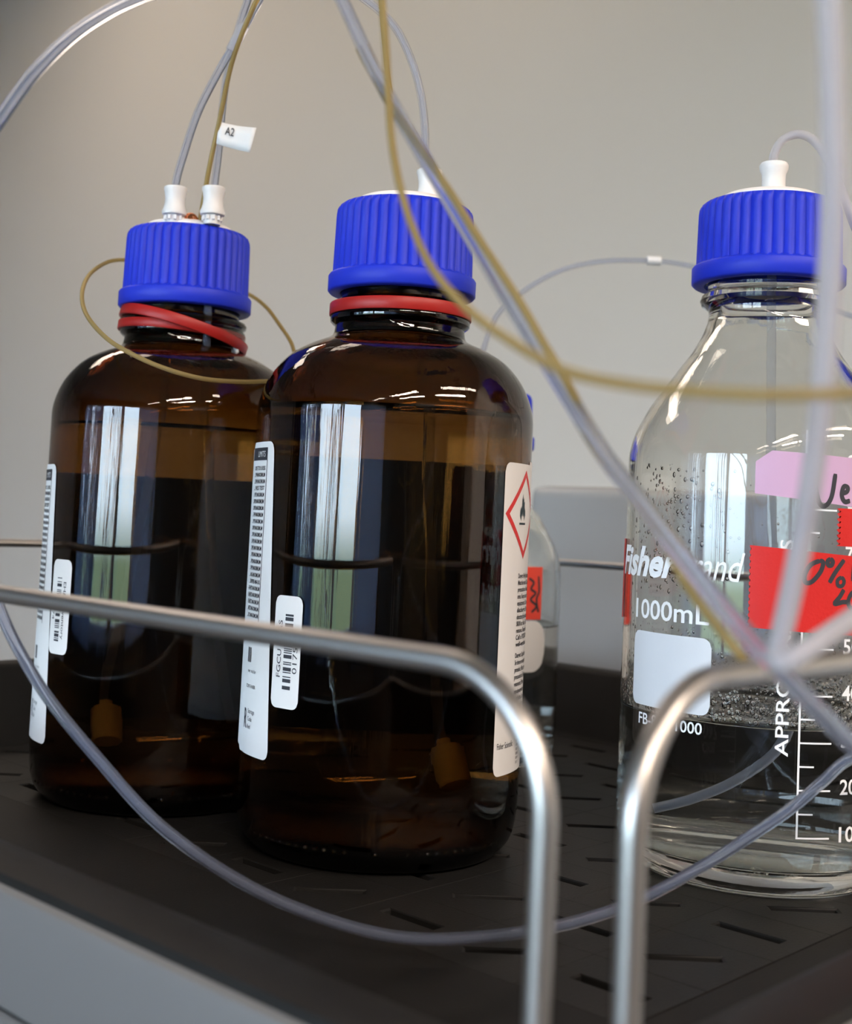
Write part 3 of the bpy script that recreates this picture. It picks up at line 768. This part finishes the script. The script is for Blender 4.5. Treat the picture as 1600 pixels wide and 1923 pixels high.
# ---------------------------------------------------------------- tubing (each run has its own distance)
def tube(pts, r, m, label, name='tubing', rin=None, n=14, closed=False):
    o = sweep(name, [at(*p) for p in pts], r, m, None, n=n, per=8, closed=closed, rin=rin)
    return tag(o, label, 'tubing')
t2 = tube([(326, 384, 509), (331, 340, 509), (345, 290, 509), (370, 215, 506), (402, 150, 502), (436, 90, 498), (470, 30, 495), (500, -40, 492), (545, -260, 488), (600, -900, 480)], 1.6, M_tube,
     'clear tubing rising from the left fitting of the leftmost brown bottle', rin=.8)
sv = sweep('sleeve', [at(434, 95, 498), at(447, 70, 497), at(459, 48, 496)], 2.3, M_tube2, None, n=14); sv.parent = t2
tube([(399, 396, 506), (404, 340, 508), (411, 280, 511), (418, 200, 512), (428, 130, 510), (440, 80, 508), (455, 30, 506), (475, -40, 504), (515, -260, 500), (585, -900, 490)], 1.5, M_tube,
     'clear tubing rising from the right fitting of the leftmost brown bottle', rin=.7)
t4 = tube([(371, 448, 512), (378, 400, 511), (394, 310, 505), (411, 232, 502), (431, 135, 496), (450, 75, 490), (475, 15, 486), (497, -40, 484), (548, -260, 480), (610, -900, 470)], .95, M_peek,
     'tan tubing with a white A2 flag, rising from the leftmost blue cap')
# A2 flag
fa, fb, fc, fd = at(412, 230, 503), at(482, 242, 500), at(470, 288, 500), at(407, 271, 503)
V = []; nx, ny = 8, 3
for i in range(nx + 1):
    for j in range(ny + 1):
        u, v = i / nx, j / ny; P = fa.lerp(fb, u).lerp(fd.lerp(fc, u), v) + Vector((0, -.0011 + .0012 * math.sin(u * 3.5), 0)); V.append(P)
F = [(i * (ny + 1) + j, (i + 1) * (ny + 1) + j, (i + 1) * (ny + 1) + j + 1, i * (ny + 1) + j + 1) for i in range(nx) for j in range(ny)]
flag = mesh_obj('flag', V, F, M_paper, t4)
m_ = flag.modifiers.new('thick', 'SOLIDIFY'); m_.thickness = .0002; m_.offset = 1
flag['label'] = 'white paper flag reading A2'
Vt, Ft = text_tris('A2', .01)
mesh_obj('flag_print', [fa.lerp(fb, .20 + x * .21).lerp(fd.lerp(fc, .20 + x * .21), .50 - y * .50) + Vector((0, -.0016 + .0012 * math.sin((.2 + x * .21) * 3.5), 0)) for x, y in Vt], Ft, M_ink, flag, False)
tube([(590, 728, 566), (556, 668, 566), (546, 642, 568), (525, 610, 570), (500, 577, 572), (468, 553, 576), (400, 520, 580), (300, 492, 578), (232, 488, 560), (198, 494, 540), (167, 517, 518), (154, 552, 498), (163, 592, 478), (200, 635, 460), (250, 666, 453), (310, 692, 452), (380, 711, 458), (450, 717, 475), (505, 716, 500), (560, 716, 540)], .85, M_peek,
     'tan tubing loop hanging round the neck of the leftmost brown bottle', closed=True)
tube([(600, -900, 340), (520, -420, 312), (560, -180, 300), (602, -80, 297), (642, 0, 294), (688, 100, 286), (730, 182, 278), (780, 268, 270), (822, 340, 262), (882, 440, 254), (940, 538, 247), (1000, 638, 240), (1062, 735, 233), (1130, 848, 226), (1190, 926, 219), (1260, 1018, 212), (1330, 1106, 203), (1395, 1184, 196), (1450, 1246, 190), (1520, 1318, 196), (1600, 1398, 215), (1668, 1452, 250),
      (1700, 1462, 300), (1672, 1436, 340), (1600, 1424, 354), (1540, 1472, 354), (1480, 1522, 352), (1400, 1576, 351), (1330, 1620, 350), (1200, 1690, 348), (1060, 1736, 345), (900, 1760, 342), (750, 1760, 342), (600, 1722, 342), (450, 1655, 342), (300, 1550, 343), (180, 1420, 345), (90, 1310, 345), (35, 1220, 345), (0, 1145, 345), (-34, 1050, 343), (-75, 900, 338), (-105, 720, 330), (-105, 540, 320), (-70, 370, 308), (-40, 285, 303), (0, 225, 300), (60, 142, 300), (130, 72, 300), (200, 25, 300), (262, -4, 300), (340, -34, 302), (450, -110, 310), (560, -400, 330), (600, -900, 350)], 1.6, M_tube,
     'long clear tubing: arch at top left, low loop across the bottles, diagonal run at right', rin=.8)
t7 = [(672, 92, 305), (682, 112, 303), (702, 148, 298), (727, 188, 290), (762, 242, 284), (810, 312, 276), (852, 374, 268), (892, 440, 262), (932, 502, 255), (976, 570, 250), (1016, 640, 245), (1056, 706, 240), (1100, 780, 236), (1160, 880, 230), (1225, 990, 222), (1285, 1092, 214), (1340, 1168, 207), (1388, 1228, 204), (1420, 1262, 207), (1470, 1252, 208), (1530, 1205, 206), (1600, 1150, 206), (1670, 1090, 210), (1900, 880, 250), (2030, 150, 330), (2040, -500, 380)]
tube([(x + 2, y, Y - 12) for x, y, Y in t7[:12]] + [(1104, 792, 233), (1157, 884, 231), (1236, 992, 222)] + t7[15:], .8, M_peek, 'tan tubing with a cut end at top, running beside the diagonal clear tubing')
tube([(650, -900, 440), (692, -400, 430), (706, -80, 425), (712, -40, 420), (722, 80, 412), (735, 178, 402), (765, 226, 395), (800, 286, 385), (845, 368, 370), (890, 452, 355), (930, 524, 340), (990, 622, 322), (1050, 712, 305), (1110, 806, 290), (1200, 950, 270), (1290, 1066, 255), (1380, 1176, 240), (1440, 1240, 225), (1500, 1230, 220), (1560, 1196, 225), (1650, 1130, 240), (1870, 900, 280), (1980, 100, 350), (1990, -500, 400)], .85, M_peek,
     'thin tan tubing entering at top centre and joining the diagonal bundle')
tube([(655, -900, 400), (700, -400, 300), (712, -80, 252), (716, -20, 250), (724, 80, 248), (729, 170, 245), (735, 260, 240), (750, 345, 232), (775, 428, 225), (812, 505, 215), (872, 575, 200), (950, 635, 185), (1050, 692, 170), (1150, 718, 160), (1300, 735, 151), (1450, 742, 146), (1600, 738, 145), (1720, 728, 145), (1950, 640, 180), (2090, 100, 260), (2100, -500, 340)], .75, M_peek,
     'blurred tan tubing curving from the top centre across to the right edge')
tube([(620, -900, 470), (596, -260, 470), (640, -50, 470), (672, -12, 470), (710, 18, 470), (745, 56, 469), (773, 115, 468), (791, 182, 468), (798, 250, 467), (797, 330, 467)], 1.5, M_tube,
     'clear tubing curving down into the fitting of the centre brown bottle', rin=.7)
t12 = tube([(903, 712, 640), (905, 668, 645), (932, 595, 670), (980, 549, 690), (1050, 509, 690), (1130, 491, 690), (1228, 490, 690), (1300, 500, 690), (1400, 524, 690), (1520, 566, 690), (1640, 600, 670), (1750, 560, 600), (1830, 395, 520), (1878, 372, 499), (1880, 425, 498)], 1.5, M_tube,
     'faint clear tubing with a white clip, arching far behind between the bottles', rin=1.0)
c0, c1 = at(1215, 489, 690), at(1241, 490, 690)
cl = sweep('clip', [c0, c0.lerp(c1, .3), c0.lerp(c1, .5), c0.lerp(c1, .7), c1], 2.5, M_white, t12, n=16)
tube([(1451, 322, 456), (1454, 290, 456), (1470, 263, 456), (1500, 252, 455), (1530, 266, 454), (1560, 310, 452), (1585, 370, 450), (1612, 440, 448), (1660, 520, 446), (1740, 540, 445), (1850, 300, 445), (1880, -500, 445)], 1.6, M_tube2,
     'frosted tubing bending over from the fitting of the clear bottle', rin=.8)
tube([(1480, -900, 220), (1540, -420, 165), (1550, -120, 150), (1556, 0, 151), (1561, 150, 153), (1565, 330, 156), (1560, 500, 160), (1547, 700, 165), (1530, 860, 170), (1508, 1000, 176), (1482, 1130, 181), (1464, 1205, 184), (1458, 1236, 184), (1470, 1246, 182), (1500, 1230, 182), (1545, 1200, 184), (1600, 1162, 188), (1690, 1095, 196), (1900, 900, 230), (2050, 200, 300), (2060, -500, 360)], 1.6, M_tube2,
     'thick blurred frosted tubing hanging down the right side, in front of the clear bottle', rin=.8)
